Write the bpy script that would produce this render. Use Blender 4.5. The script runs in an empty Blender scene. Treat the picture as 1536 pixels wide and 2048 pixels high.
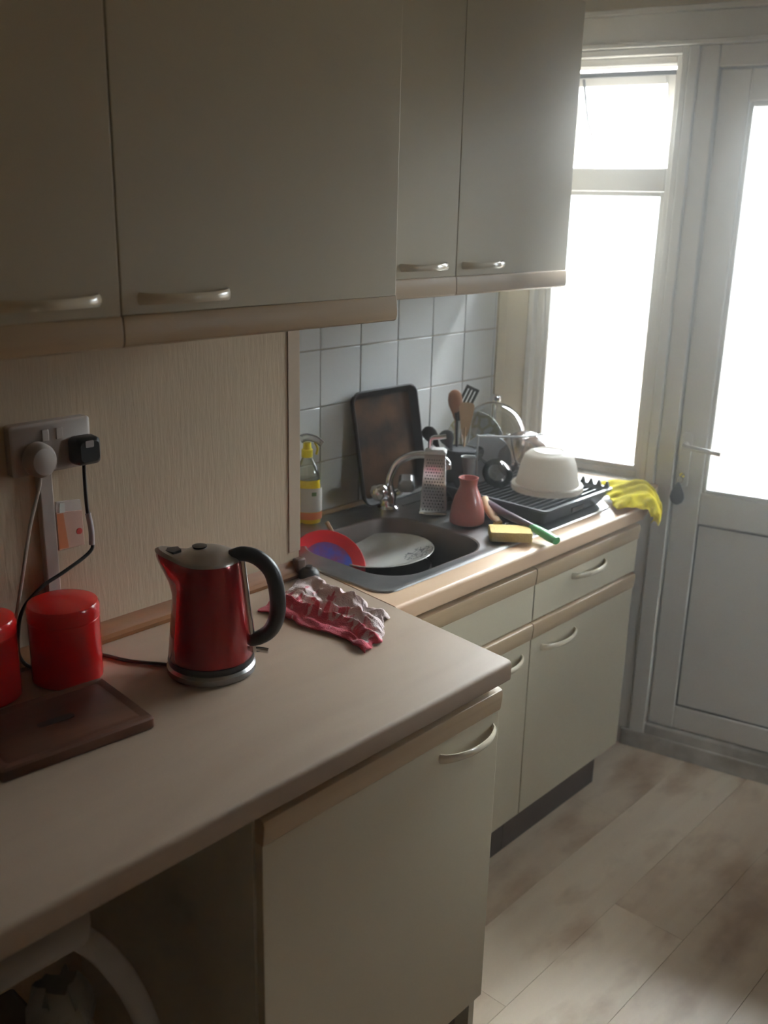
import bpy, bmesh, math, random
from mathutils import Vector, Matrix, Quaternion
random.seed(7)
C = bpy.context.scene.collection
S = bpy.context.scene
PI = math.pi

# ------------------------------------------------------------------ camera
def make_camera():
    yaw, pitch, roll, f = .7399, -.3032, .0231, 1971.5
    fw = Vector((-math.sin(yaw)*math.cos(pitch), math.cos(yaw)*math.cos(pitch), math.sin(pitch)))
    r = Vector((math.cos(yaw), math.sin(yaw), 0)); u = r.cross(fw)
    R = r*math.cos(roll)+u*math.sin(roll); U = -r*math.sin(roll)+u*math.cos(roll)
    m = Matrix((R, U, -fw)).transposed().to_4x4()
    m.translation = Vector((1.8583, -1.7691, 1.7095))
    cd = bpy.data.cameras.new('camera'); cd.sensor_fit = 'HORIZONTAL'; cd.sensor_width = 36
    cd.lens = f*36/1536; cd.clip_start = .02
    cd.dof.use_dof = True; cd.dof.focus_distance = 1.9; cd.dof.aperture_fstop = 4.5
    c = bpy.data.objects.new('camera', cd); C.objects.link(c); c.matrix_world = m; S.camera = c
make_camera()

# ------------------------------------------------------------------ world, exposure
GLARE_DENSITY = .07
SUN = 92.0
SKY_LOW, SKY_HIGH = 3.0, 74.0
w = bpy.data.worlds.new('overcast_sky'); S.world = w; w.use_nodes = True
wn = w.node_tree; wn.nodes.clear()
wo = wn.nodes.new('ShaderNodeOutputWorld'); wb = wn.nodes.new('ShaderNodeBackground')
wb.inputs[0].default_value = (.94, .97, 1, 1)
# overcast sky: dim at the horizon, bright overhead, the same all round
wtc = wn.nodes.new('ShaderNodeTexCoord'); wsx = wn.nodes.new('ShaderNodeSeparateXYZ'); wn.links.new(wtc.outputs['Generated'], wsx.inputs[0])
wmr = wn.nodes.new('ShaderNodeMapRange'); wmr.inputs['From Min'].default_value = 0; wmr.inputs['From Max'].default_value = 1
wmr.inputs['To Min'].default_value = SKY_LOW; wmr.inputs['To Max'].default_value = SKY_HIGH
wn.links.new(wsx.outputs[2], wmr.inputs[0]); wn.links.new(wmr.outputs[0], wb.inputs[1])
wn.links.new(wb.outputs[0], wo.inputs[0])
# the sun, spread wide by thin cloud, high above the garden side
sd = bpy.data.lights.new('hazy_sun', 'SUN'); sd.energy = SUN; sd.angle = math.radians(48); sd.color = (1, .97, .92)
so_ = bpy.data.objects.new('hazy_sun', sd); C.objects.link(so_)
_el, _az = math.radians(65), math.radians(90+12.8-24)      # azimuth of the sun seen from the room
_d = Vector((math.cos(_el)*math.cos(_az), math.cos(_el)*math.sin(_az), math.sin(_el)))
so_.rotation_mode = 'QUATERNION'; so_.rotation_quaternion = _d.to_track_quat('Z', 'Y'); so_.location = (1, 4, 4)
S.view_settings.view_transform = 'Standard'; S.view_settings.look = 'None'
S.view_settings.gamma = 1; S.view_settings.use_curve_mapping = False
S.view_settings.exposure = 0.6
cy = S.cycles
cy.use_denoising = True; cy.max_bounces = 10; cy.diffuse_bounces = 6; cy.glossy_bounces = 5
cy.transparent_max_bounces = 12; cy.transmission_bounces = 8; cy.caustics_reflective = False; cy.caustics_refractive = False
cy.sample_clamp_indirect = 6

# ------------------------------------------------------------------ materials
MATS = {}
def mat(name, col, rough=.5, metal=0, var=.06, vs=6, bump=0, bs=60, spec=.5, coat=0, trans=0, col2=None, sheen=0):
    if name in MATS: return MATS[name]
    m = bpy.data.materials.new(name); m.use_nodes = True; nt = m.node_tree; b = nt.nodes['Principled BSDF']
    b.inputs['Roughness'].default_value = rough; b.inputs['Metallic'].default_value = metal
    b.inputs['Specular IOR Level'].default_value = spec; b.inputs['Coat Weight'].default_value = coat
    b.inputs['Transmission Weight'].default_value = trans
    b.inputs['Sheen Weight'].default_value = sheen
    tc = nt.nodes.new('ShaderNodeTexCoord'); n = nt.nodes.new('ShaderNodeTexNoise'); n.inputs['Scale'].default_value = vs
    n.inputs['Detail'].default_value = 4
    nt.links.new(tc.outputs['Object'], n.inputs['Vector'])
    r = nt.nodes.new('ShaderNodeValToRGB'); nt.links.new(n.outputs['Fac'], r.inputs[0])
    c2 = col2 or tuple(c*(1-var) for c in col); c1 = tuple(min(1, c*(1+var*.5)) for c in col)
    r.color_ramp.elements[0].position = .35; r.color_ramp.elements[1].position = .65
    r.color_ramp.elements[0].color = (*c2, 1); r.color_ramp.elements[1].color = (*c1, 1)
    nt.links.new(r.outputs[0], b.inputs['Base Color'])
    if bump:
        n2 = nt.nodes.new('ShaderNodeTexNoise'); n2.inputs['Scale'].default_value = bs; n2.inputs['Detail'].default_value = 3
        nt.links.new(tc.outputs['Object'], n2.inputs['Vector'])
        bp = nt.nodes.new('ShaderNodeBump'); bp.inputs['Strength'].default_value = bump; bp.inputs['Distance'].default_value = .004
        nt.links.new(n2.outputs['Fac'], bp.inputs['Height']); nt.links.new(bp.outputs[0], b.inputs['Normal'])
    MATS[name] = m; return m

def wood(name, c1, c2, stretch=(18, 1.2, 18), rough=.35, scale=2.5, blotch=None, bump=.05, coat=0):
    m = bpy.data.materials.new(name); m.use_nodes = True; nt = m.node_tree; b = nt.nodes['Principled BSDF']
    b.inputs['Roughness'].default_value = rough; b.inputs['Coat Weight'].default_value = coat
    tc = nt.nodes.new('ShaderNodeTexCoord'); mp = nt.nodes.new('ShaderNodeMapping'); mp.inputs['Scale'].default_value = stretch
    nt.links.new(tc.outputs['Object'], mp.inputs[0])
    n = nt.nodes.new('ShaderNodeTexNoise'); n.inputs['Scale'].default_value = scale; n.inputs['Detail'].default_value = 6; n.inputs['Distortion'].default_value = .6
    nt.links.new(mp.outputs[0], n.inputs['Vector'])
    r = nt.nodes.new('ShaderNodeValToRGB'); nt.links.new(n.outputs['Fac'], r.inputs[0])
    r.color_ramp.elements[0].position = .3; r.color_ramp.elements[1].position = .7
    r.color_ramp.elements[0].color = (*c2, 1); r.color_ramp.elements[1].color = (*c1, 1)
    out = r.outputs[0]
    if blotch:
        n3 = nt.nodes.new('ShaderNodeTexNoise'); n3.inputs['Scale'].default_value = blotch[0]; n3.inputs['Detail'].default_value = 5
        mp3 = nt.nodes.new('ShaderNodeMapping'); mp3.inputs['Scale'].default_value = (2.2, 1, 1)
        nt.links.new(tc.outputs['Object'], mp3.inputs[0]); nt.links.new(mp3.outputs[0], n3.inputs['Vector'])
        r3 = nt.nodes.new('ShaderNodeValToRGB'); r3.color_ramp.elements[0].position = blotch[2]; r3.color_ramp.elements[1].position = blotch[3]
        nt.links.new(n3.outputs['Fac'], r3.inputs[0])
        mx = nt.nodes.new('ShaderNodeMix'); mx.data_type = 'RGBA'
        nt.links.new(r3.outputs[0], mx.inputs[0]); mx.inputs[6].default_value = (*blotch[1], 1); nt.links.new(out, mx.inputs[7]); out = mx.outputs[2]
    nt.links.new(out, b.inputs['Base Color'])
    if bump:
        bp = nt.nodes.new('ShaderNodeBump'); bp.inputs['Strength'].default_value = bump; bp.inputs['Distance'].default_value = .002
        nt.links.new(n.outputs['Fac'], bp.inputs['Height']); nt.links.new(bp.outputs[0], b.inputs['Normal'])
    MATS[name] = m; return m

def glass(name, tint=(1, 1, 1), gloss=.12, rough=.02):
    m = bpy.data.materials.new(name); m.use_nodes = True; nt = m.node_tree; nt.nodes.clear()
    o = nt.nodes.new('ShaderNodeOutputMaterial'); t = nt.nodes.new('ShaderNodeBsdfTransparent'); g = nt.nodes.new('ShaderNodeBsdfGlossy')
    t.inputs[0].default_value = (*tint, 1); g.inputs['Roughness'].default_value = rough
    f = nt.nodes.new('ShaderNodeFresnel'); f.inputs[0].default_value = 1.45
    mm = nt.nodes.new('ShaderNodeMath'); mm.operation = 'ADD'; mm.inputs[1].default_value = gloss; mm.use_clamp = True
    nt.links.new(f.outputs[0], mm.inputs[0])
    mx = nt.nodes.new('ShaderNodeMixShader'); nt.links.new(mm.outputs[0], mx.inputs[0])
    nt.links.new(t.outputs[0], mx.inputs[1]); nt.links.new(g.outputs[0], mx.inputs[2]); nt.links.new(mx.outputs[0], o.inputs[0])
    MATS[name] = m; return m

def wallpaper():
    m = mat('wallpaper', (.50, .39, .265), .75, var=.05, vs=3)
    nt = m.node_tree; b = nt.nodes['Principled BSDF']
    tc = nt.nodes.new('ShaderNodeTexCoord'); mp = nt.nodes.new('ShaderNodeMapping'); mp.inputs['Scale'].default_value = (1, 1, .13)
    n = nt.nodes.new('ShaderNodeTexNoise'); n.inputs['Scale'].default_value = 130; n.inputs['Detail'].default_value = 3; n.inputs['Distortion'].default_value = .4
    bp = nt.nodes.new('ShaderNodeBump'); bp.inputs['Strength'].default_value = .22; bp.inputs['Distance'].default_value = .004
    nt.links.new(tc.outputs['Object'], mp.inputs[0]); nt.links.new(mp.outputs[0], n.inputs['Vector'])
    nt.links.new(n.outputs['Fac'], bp.inputs['Height']); nt.links.new(bp.outputs[0], b.inputs['Normal'])
    return m

M_paper = wallpaper()
M_plaster = mat('cream_plaster', (.74, .68, .55), .8, var=.06, bump=.1, bs=40)
M_grey_room = mat('room_plaster', (.31, .20, .12), .85)
M_grout = mat('grout', (.48, .44, .38), .9)
M_tile = mat('tile_glaze', (.76, .79, .81), .18, var=.03, vs=1.5, bump=.03, bs=12)
M_white = mat('white_frame', (.84, .825, .79), .4, var=.05, vs=5)
M_door = mat('door_white', (.80, .775, .73), .42, var=.06, vs=3)
M_dirty = mat('scuffed_white', (.60, .57, .52), .5, var=.3, vs=9, col2=(.38, .34, .28))
M_cream = mat('cream_laminate', (.54, .475, .35), .42, var=.03, vs=2)
M_carc = mat('carcass', (.55, .52, .44), .6)
M_rail = wood('beech_rail', (.50, .37, .23), (.44, .31, .185))
M_wt = wood('worktop_maple', (.41, .31, .225), (.355, .26, .185), (5, 1, 5), .5, 3)
M_wt2 = wood('worktop_beech', (.70, .49, .33), (.62, .41, .26), (9, 1, 9), .28, 3)
M_floor = wood('laminate_oak', (.80, .66, .51), (.70, .55, .41), (7, .8, 7), .40, 2.2, blotch=(3.0, (.46, .31, .20), .34, .52))
M_floor2 = wood('laminate_oak_light', (.84, .71, .56), (.75, .61, .47), (7, .8, 7), .40, 2.2, blotch=(3.4, (.52, .37, .25), .32, .49))
M_bead = wood('brown_beading', (.30, .13, .045), (.19, .075, .025), (20, 1, 20), .4)
M_plinth = mat('dark_plinth', (.085, .06, .045), .6)
M_steel = mat('sink_steel', (.50, .50, .51), .30, 1, var=.12, vs=14, bump=.03, bs=200)
M_chrome = mat('chrome', (.80, .80, .82), .08, 1, var=.02)
M_bowlst = mat('bowl_steel', (.20, .17, .155), .5, .9, var=.2, vs=10)  # darker and browner than the drainer steel
M_black = mat('black_plastic', (.018, .017, .018), .35, var=.1)
M_rack = mat('dark_grey_plastic', (.075, .08, .09), .35, var=.1)
M_tray = mat('baked_metal', (.035, .028, .027), .5, .1, var=.2, vs=9, col2=(.02, .018, .02), spec=.3)
M_traypan = mat('burnt_on_pan', (.022, .016, .014), .8, 0, vs=11, col2=(.14, .07, .035), bump=.15, bs=60, spec=.15)
M_red = mat('kettle_red', (.30, .008, .012), .16, .35, var=.05, coat=.6)
M_canred = mat('canister_red', (.60, .010, .010), .20, var=.05, coat=.3)
M_board = wood('dark_board', (.14, .055, .03), (.085, .03, .018), (14, 2, 14), .45)
M_whitepl = mat('white_plastic', (.72, .71, .69), .35, var=.03)
M_pink = mat('pink_glaze', (.52, .17, .15), .3, var=.2, vs=10, coat=.2)
M_sponge = mat('sponge_foam', (.78, .60, .24), .95, var=.1, bump=.6, bs=250)
M_green = mat('green_plastic', (.18, .60, .25), .35)
M_purple = mat('purple_grey', (.17, .13, .17), .3)
M_tan = wood('tan_wood', (.62, .42, .24), (.52, .33, .17), (10, 10, 2), .6)
M_orangewood = wood('stained_spoon_wood', (.42, .20, .10), (.33, .15, .08), (10, 10, 2), .6)
M_yellow = mat('yellow_cloth', (.86, .70, .02), .9, var=.15, vs=25, bump=.4, bs=350, spec=.1)
M_creampl = mat('cream_plastic', (.86, .82, .76), .35, var=.03)
_nt = M_creampl.node_tree; _b = _nt.nodes['Principled BSDF']; _t = _nt.nodes.new('ShaderNodeBsdfTranslucent'); _t.inputs[0].default_value = (.88, .82, .74, 1)
_m = _nt.nodes.new('ShaderNodeMixShader'); _m.inputs[0].default_value = .45; _nt.links.new(_b.outputs[0], _m.inputs[1]); _nt.links.new(_t.outputs[0], _m.inputs[2]); _nt.links.new(_m.outputs[0], _nt.nodes['Material Output'].inputs['Surface'])
M_china = mat('china_white', (.70, .71, .69), .15, var=.03, coat=.3)
M_redpl = mat('red_plastic', (.75, .02, .035), .3)
M_bluepl = mat('blue_print', (.05, .08, .42), .4, var=.3, vs=30, col2=(.30, .03, .08))
M_yel_liq = mat('yellow_liquid', (.85, .66, .03), .15, var=.05, coat=.4)
M_yel_pl = mat('yellow_cap', (.88, .76, .05), .35)
M_labelw = mat('label_white', (.72, .70, .66), .5, var=.05)
M_labelo = mat('label_orange', (.82, .25, .10), .5, var=.1)
M_handle = mat('handle_cream', (.70, .62, .48), .18, var=.03, coat=.5)
M_glass = glass('window_glass', (.93, .96, .96), .03, .01)
M_glassware = glass('clear_glassware', (.74, .77, .77), .16, .08)
M_pinkglass = glass('pinkish_clear_plastic', (.68, .60, .58), .12, .25)
M_bottle = glass('clear_bottle', (.85, .86, .80), .08, .08)
M_chair = mat('pale_grey_plastic', (.36, .34, .33), .5)
M_dark = mat('dark_pan', (.035, .03, .03), .5)

def towel_mat():
    m = mat('printed_towel', (.62, .50, .48), .9, var=.1, bump=.5, bs=300, sheen=.2)
    nt = m.node_tree; b = nt.nodes['Principled BSDF']
    tc = nt.nodes.new('ShaderNodeTexCoord'); uvn = nt.nodes.new('ShaderNodeMapping'); uvn.inputs['Scale'].default_value = (9, 2.2, 1)
    nt.links.new(tc.outputs['UV'], uvn.inputs[0])
    v = nt.nodes.new('ShaderNodeTexVoronoi'); v.inputs['Scale'].default_value = 1.6; nt.links.new(uvn.outputs[0], v.inputs['Vector'])
    n = nt.nodes.new('ShaderNodeTexNoise'); n.inputs['Scale'].default_value = 2.6; n.inputs['Detail'].default_value = 3; nt.links.new(uvn.outputs[0], n.inputs['Vector'])
    sx = nt.nodes.new('ShaderNodeSeparateXYZ'); nt.links.new(tc.outputs['UV'], sx.inputs[0])
    # red border band towards the near side, speckled print elsewhere
    a = nt.nodes.new('ShaderNodeMath'); a.operation = 'MULTIPLY_ADD'; a.inputs[1].default_value = .55; nt.links.new(sx.outputs[1], a.inputs[0]); nt.links.new(n.outputs['Fac'], a.inputs[2])
    a2 = nt.nodes.new('ShaderNodeMath'); a2.operation = 'MULTIPLY_ADD'; a2.inputs[1].default_value = -.35; nt.links.new(v.outputs['Distance'], a2.inputs[0]); nt.links.new(a.outputs[0], a2.inputs[2])
    r = nt.nodes.new('ShaderNodeValToRGB'); r.color_ramp.elements[0].position = .60; r.color_ramp.elements[1].position = .68
    r.color_ramp.elements[0].color = (.62, .50, .49, 1); r.color_ramp.elements[1].color = (.50, .035, .07, 1)
    nt.links.new(a2.outputs[0], r.inputs[0]); nt.links.new(r.outputs[0], b.inputs['Base Color'])
    return m
M_towel = towel_mat()

def plate_mat(name, print_col, rad0, rad1, dirx, diry, thr=.1, scale=40):
    """white china with a print confined to part of the rim (object space)"""
    m = mat(name, (.70, .71, .69), .15, var=.03, coat=.3)
    nt = m.node_tree; b = nt.nodes['Principled BSDF']
    tc = nt.nodes.new('ShaderNodeTexCoord')
    v = nt.nodes.new('ShaderNodeTexVoronoi'); v.feature = 'DISTANCE_TO_EDGE'; v.inputs['Scale'].default_value = scale; nt.links.new(tc.outputs['Object'], v.inputs['Vector'])
    lt = nt.nodes.new('ShaderNodeMath'); lt.operation = 'LESS_THAN'; lt.inputs[1].default_value = thr; nt.links.new(v.outputs['Distance'], lt.inputs[0])
    c = nt.nodes.new('ShaderNodeVectorMath'); c.operation = 'DISTANCE'; c.inputs[1].default_value = (dirx, diry, 0); nt.links.new(tc.outputs['Object'], c.inputs[0])
    l2 = nt.nodes.new('ShaderNodeMath'); l2.operation = 'LESS_THAN'; l2.inputs[1].default_value = rad1; nt.links.new(c.outputs['Value'], l2.inputs[0])
    mu = nt.nodes.new('ShaderNodeMath'); mu.operation = 'MULTIPLY'; nt.links.new(lt.outputs[0], mu.inputs[0]); nt.links.new(l2.outputs[0], mu.inputs[1])
    mx = nt.nodes.new('ShaderNodeMix'); mx.data_type = 'RGBA'; nt.links.new(mu.outputs[0], mx.inputs[0])
    mx.inputs[6].default_value = (.70, .71, .69, 1); mx.inputs[7].default_value = (*print_col, 1)
    nt.links.new(mx.outputs[2], b.inputs['Base Color']); return m
M_platefloral = plate_mat('floral_china', (.16, .17, .20), 0, .042, .075, .055, .07, 70)
M_plateleaf = plate_mat('leaf_china', (.52, .50, .30), 0, .085, .0, .03, .14, 34)

# ------------------------------------------------------------------ mesh helpers
def link(name, bm, m, parent=None, smooth=True, bevel=0, kind=None, ang=40, seg=2):
    me = bpy.data.meshes.new(name); bmesh.ops.recalc_face_normals(bm, faces=bm.faces); bm.to_mesh(me); bm.free()
    for mm in (m if isinstance(m, (list, tuple)) else [m]): me.materials.append(mm)
    o = bpy.data.objects.new(name, me); C.objects.link(o)
    if parent: o.parent = parent
    if bevel:
        b = o.modifiers.new('bevel', 'BEVEL'); b.width = bevel; b.segments = seg; b.limit_method = 'ANGLE'; b.angle_limit = math.radians(35)
    if smooth:
        for p in me.polygons: p.use_smooth = True
        me.set_sharp_from_angle(angle=math.radians(ang))
    if kind: o['kind'] = kind
    return o
def tag(o, label, cat, group=None, kind=None):
    if label: o['label'] = label
    if cat: o['category'] = cat
    if group: o['group'] = group
    if kind: o['kind'] = kind
    return o
def thing(name, loc, rz, label, cat, group=None):
    o = bpy.data.objects.new(name, None); o.empty_display_size = .05; C.objects.link(o); o.location = loc
    o.rotation_euler = (0, 0, rz); return tag(o, label, cat, group)
def BM(): return bmesh.new()
def box(bm, x0, x1, y0, y1, z0, z1, mi=0):
    v = [bm.verts.new(p) for p in [(x0,y0,z0),(x1,y0,z0),(x1,y1,z0),(x0,y1,z0),(x0,y0,z1),(x1,y0,z1),(x1,y1,z1),(x0,y1,z1)]]
    for f in [(0,3,2,1),(4,5,6,7),(0,1,5,4),(1,2,6,5),(2,3,7,6),(3,0,4,7)]:
        fc = bm.faces.new([v[i] for i in f]); fc.material_index = mi
    return bm
def prism(bm, poly, z0, z1):
    a = [bm.verts.new((x, y, z0)) for x, y in poly]; b = [bm.verts.new((x, y, z1)) for x, y in poly]; n = len(poly)
    bm.faces.new(a[::-1]); bm.faces.new(b)
    for i in range(n): bm.faces.new((a[i], a[(i+1) % n], b[(i+1) % n], b[i]))
    return bm
def prof_y(bm, prof, y0, y1):
    """extrude an xz profile along y"""
    f0 = y0 if callable(y0) else (lambda x: y0); f1 = y1 if callable(y1) else (lambda x: y1)
    a = [bm.verts.new((x, f0(x), z)) for x, z in prof]; b = [bm.verts.new((x, f1(x), z)) for x, z in prof]; n = len(prof)
    bm.faces.new(a); bm.faces.new(b[::-1])
    for i in range(n): bm.faces.new((a[i], b[i], b[(i+1) % n], a[(i+1) % n]))
    return bm
def loft(bm, rings, cap0=True, cap1=True, closed=True, mi=0):
    R = [[bm.verts.new(p) for p in r] for r in rings]
    n = len(R[0])
    for a, b in zip(R, R[1:]):
        for i in range(n if closed else n-1):
            f = bm.faces.new((a[i], a[(i+1) % n], b[(i+1) % n], b[i])); f.material_index = mi
    if cap0: bm.faces.new(R[0][::-1]).material_index = mi
    if cap1: bm.faces.new(R[-1]).material_index = mi
    return R
def lathe(bm, prof, seg=40, cx=0, cy=0, cap0=True, cap1=True):
    rings = [[(cx+r*math.cos(2*PI*i/seg), cy+r*math.sin(2*PI*i/seg), z) for i in range(seg)] for r, z in prof]
    return loft(bm, rings, cap0, cap1)
def catmull(pts, n=8):
    P = [Vector(p) for p in pts]; P = [P[0]*2-P[1]]+P+[P[-1]*2-P[-2]]; out = []
    for i in range(1, len(P)-2):
        for k in range(n):
            t = k/n; a, b, c, d = P[i-1:i+3]
            out.append(.5*((2*b)+(c-a)*t+(2*a-5*b+4*c-d)*t*t+(3*b-a-3*c+d)*t**3))
    out.append(P[-2]); return out
def tube(bm, pts, r, seg=10, smooth=8, flat=1.0, up=(0, 0, 1), cap=True):
    P = catmull(pts, smooth) if smooth else [Vector(p) for p in pts]
    n = len(P); rings = []; up = Vector(up); prev = None
    for i, p in enumerate(P):
        t = (P[min(i+1, n-1)]-P[max(i-1, 0)]).normalized()
        if prev is None:
            s = t.cross(up)
            if s.length < .05: s = t.cross(Vector((1, 0, 0)))
        else: s = prev-t*prev.dot(t)
        s.normalize(); prev = s; u = s.cross(t)
        rr = r(i/(n-1)) if callable(r) else r
        rings.append([p+s*(rr*math.cos(2*PI*k/seg))+u*(rr*flat*math.sin(2*PI*k/seg)) for k in range(seg)])
    loft(bm, rings, cap, cap); return bm
def rrect(x0, x1, y0, y1, r, z, n=6):
    out = []
    for cx, cy, a0 in ((x1-r, y1-r, 0), (x0+r, y1-r, PI/2), (x0+r, y0+r, PI), (x1-r, y0+r, 1.5*PI)):
        for k in range(n+1):
            a = a0+PI/2*k/n; out.append((cx+r*math.cos(a), cy+r*math.sin(a), z))
    return out
def sheet(bm, f, nu, nv, th, uv=True):
    """a cloth of thickness th from f(u,v)"""
    L = bm.loops.layers.uv.new('UVMap')
    P = [[Vector(f(i/nu, j/nv)) for j in range(nv+1)] for i in range(nu+1)]
    top = [[bm.verts.new(p) for p in row] for row in P]
    bot = [[bm.verts.new(p-Vector((0, 0, th))) for p in row] for row in P]
    def q(vs, uvs):
        fc = bm.faces.new(vs)
        for l, t in zip(fc.loops, uvs): l[L].uv = t
    for i in range(nu):
        for j in range(nv):
            t = [(i/nu, j/nv), ((i+1)/nu, j/nv), ((i+1)/nu, (j+1)/nv), (i/nu, (j+1)/nv)]
            q([top[i][j], top[i+1][j], top[i+1][j+1], top[i][j+1]], t); q([bot[i][j+1], bot[i+1][j+1], bot[i+1][j], bot[i][j]], t[::-1])
    for i in range(nu):
        for j in (0, nv):
            q([top[i][j], top[i+1][j], bot[i+1][j], bot[i][j]], [(i/nu, j/nv)]*4)
    for j in range(nv):
        for i in (0, nu):
            q([top[i][j], top[i][j+1], bot[i][j+1], bot[i][j]], [(i/nu, j/nv)]*4)
def xf(bm, M):
    bmesh.ops.transform(bm, matrix=M, verts=bm.verts); return bm

# ------------------------------------------------------------------ SETTING
ZT = .907                 # worktop height
PSI, YF = .2239, .8431    # the far wall runs obliquely
tdir = Vector((math.cos(PSI), math.sin(PSI), 0)); ndir = Vector((-math.sin(PSI), math.cos(PSI), 0))
WM = Matrix((tdir, ndir, Vector((0, 0, 1)))).transposed().to_4x4(); WM.translation = Vector((0, YF, 0))   # (along wall, outwards, up)
def wall_y(x): return YF+x*math.tan(PSI)
XR, YB, ZC = 2.75, -3.2, 2.40

b = BM(); box(b, -.05, XR+.05, YB-.05, wall_y(XR)+.1, -.08, -.009)
floor = link('floor', b, M_plinth, smooth=False, kind='structure')
k = 0
for ci in range(-5, 11):
    x0 = .88+.19*ci-.0; x1 = x0+.19
    if x1 < 0.02 or x0 > XR: continue
    x0 = max(x0, 0.005); x1 = min(x1, XR)
    off = .22 if ci == 0 else (.22+1.285*((ci*0.37) % 1))
    y = off-1.285*4
    while y < 1.6:
        a, c = max(y, YB), y+1.285
        ya, yb = min(c, wall_y(x0)-.004), min(c, wall_y(x1)-.004)
        if ya > a+.01 and yb > a+.01:
            b = BM(); g = .0003
            prism(b, [(x0+g, a+g), (x1-g, a+g), (x1-g, yb-g), (x0+g, ya-g)], -.009, 0)
            link('plank', b, (M_floor, M_floor2)[k % 3 == 1], floor, smooth=False, bevel=.0004, seg=1); k += 1
        y = c

# left wall: recessed tiled stretch and the breast that stands 31 cm forward
b = BM(); prism(b, [(-.15, YB), (.31, YB), (.31, -.354), (0, -.354), (0, YF+.0), (-.15, YF+.0)], 0, ZC)
wl = link('wall_left', b, M_paper, smooth=False, kind='structure')
b = BM(); box(b, .0005, .004, -.353, .7615, ZT-.03, 1.52)
link('grout_bed', b, M_grout, wl, smooth=False)
tw = .15
for r in range(-3, 2):
    z1 = 1.3452-tw*(-r-1); z0 = z1-tw   # row edges through z = 1.3452
    z0 = max(z0, ZT-.0); z1 = min(z1, 1.52)
    if z1-z0 < .012: continue
    for i in range(-3, 6):
        y0 = i*tw; y1 = y0+tw; y0 = max(y0, -.352); y1 = min(y1, .7613)
        if y1-y0 < .01: continue
        b = BM(); g = .0014
        box(b, .003, .0078+random.uniform(0, .0006), y0+g, y1-g, z0+g, z1-g)
        link('tile', b, M_tile, wl, bevel=.0018)
b = BM(); box(b, .3095, .3125, -.385, -.3515, ZT+.055, 1.52)
tr = link('trim_1', b, mat('corner_bead', (.46, .36, .26), .7), bevel=.001, kind='structure')
b = BM(); box(b, -.12, -.001, .763, .765, 0, .1); b.free()
# plaster return between the tiles and the window frame
b = BM(); prism(b, [(.0, .7635), (.012, .7635), (.018, .80), (.058, .852), (.05, .858), (.0, YF-.001)], ZT+.001, ZC)
link('trim_2', b, M_plaster, smooth=False, kind='structure')

# other room sides
WY0, WY1, WZ0, WZ1 = .60, 1.12, 1.36, 1.86  # opening for the added light window
b = BM(); box(b, XR, XR+.12, YB, WY0, 0, ZC); box(b, XR, XR+.12, WY1, wall_y(XR)+.1, 0, ZC); box(b, XR, XR+.12, WY0, WY1, 0, WZ0); box(b, XR, XR+.12, WY0, WY1, WZ1, ZC)
link('wall_right', b, M_grey_room, smooth=False, kind='structure')
b = BM(); box(b, -.15, XR+.12, YB-.12, YB, 0, ZC); link('wall_back', b, M_grey_room, smooth=False, kind='structure')
b = BM(); prism(b, [(-.2, YB-.12), (XR+.12, YB-.12), (XR+.12, wall_y(XR)+.24), (-.2, wall_y(-.2)+.22)], ZC, ZC+.1); link('ceiling', b, M_plaster, smooth=False, kind='structure')

# far wall, in wall coordinates (s along, o outwards, z)
def wbox(b, s0, s1, o0, o1, z0, z1): return box(b, s0, s1, o0, o1, z0, z1)
def wlink(name, b, m, parent=None, **k):
    xf(b, WM); return link(name, b, m, parent, **k)
SR = (XR)/math.cos(PSI)
b = BM()
wbox(b, -.2, .0625, .0, .14, 0, ZC)
wbox(b, 1.475, SR+.1, .0, .14, 0, ZC)
wbox(b, .060, 1.475, .0, .14, 2.136, ZC)
wbox(b, .060, .509, .012, .14, 0, .889)
wlink('wall_far', b, M_plaster, smooth=False, kind='structure')
# white boarding under the window, between the units and the door frame
b = BM(); wbox(b, .06, .508, -.002, .0115, 0, .888)
wlink('trim_3', b, M_door, smooth=False, kind='structure')
# lintel boarding with two ledges
b = BM(); wbox(b, .0, 1.6, -.012, .0, 2.150, 2.222); wbox(b, .0, 1.6, -.030, .0, 2.222, 2.236); wbox(b, .0, 1.6, -.026, .0, 2.138, 2.151)
wlink('trim_4', b, M_white, bevel=.003, kind='structure')

# window
def ring(b, s0, s1, z0, z1, wd, o0, o1, wb=None):
    wb = wb or wd
    wbox(b, s0, s0+wd, o0, o1, z0, z1); wbox(b, s1-wd, s1, o0, o1, z0, z1)
    wbox(b, s0+wd, s1-wd, o0, o1, z1-wd, z1); wbox(b, s0+wd, s1-wd, o0, o1, z0, z0+wb)
b = BM(); ring(b, .062, .480, .890, 2.137, .018, -.012, .09); win = wlink('window_1', b, M_white, bevel=.003, kind='structure')
b = BM(); ring(b, .0795, .4625, .9075, 2.1195, .0215, .022, .085); wlink('frame', b, M_white, win, bevel=.004)
b = BM(); wbox(b, .102, .441, .022, .085, 1.760, 1.824); wlink('transom', b, M_white, win, bevel=.004)
b = BM(); ring(b, .102, .441, .929, 1.759, .013, .035, .06); wlink('glazing_bead', b, M_white, win, bevel=.002)
b = BM(); wbox(b, .115, .428, .046, .050, .94, 1.747); wlink('pane', b, M_glass, win, smooth=False)
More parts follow.
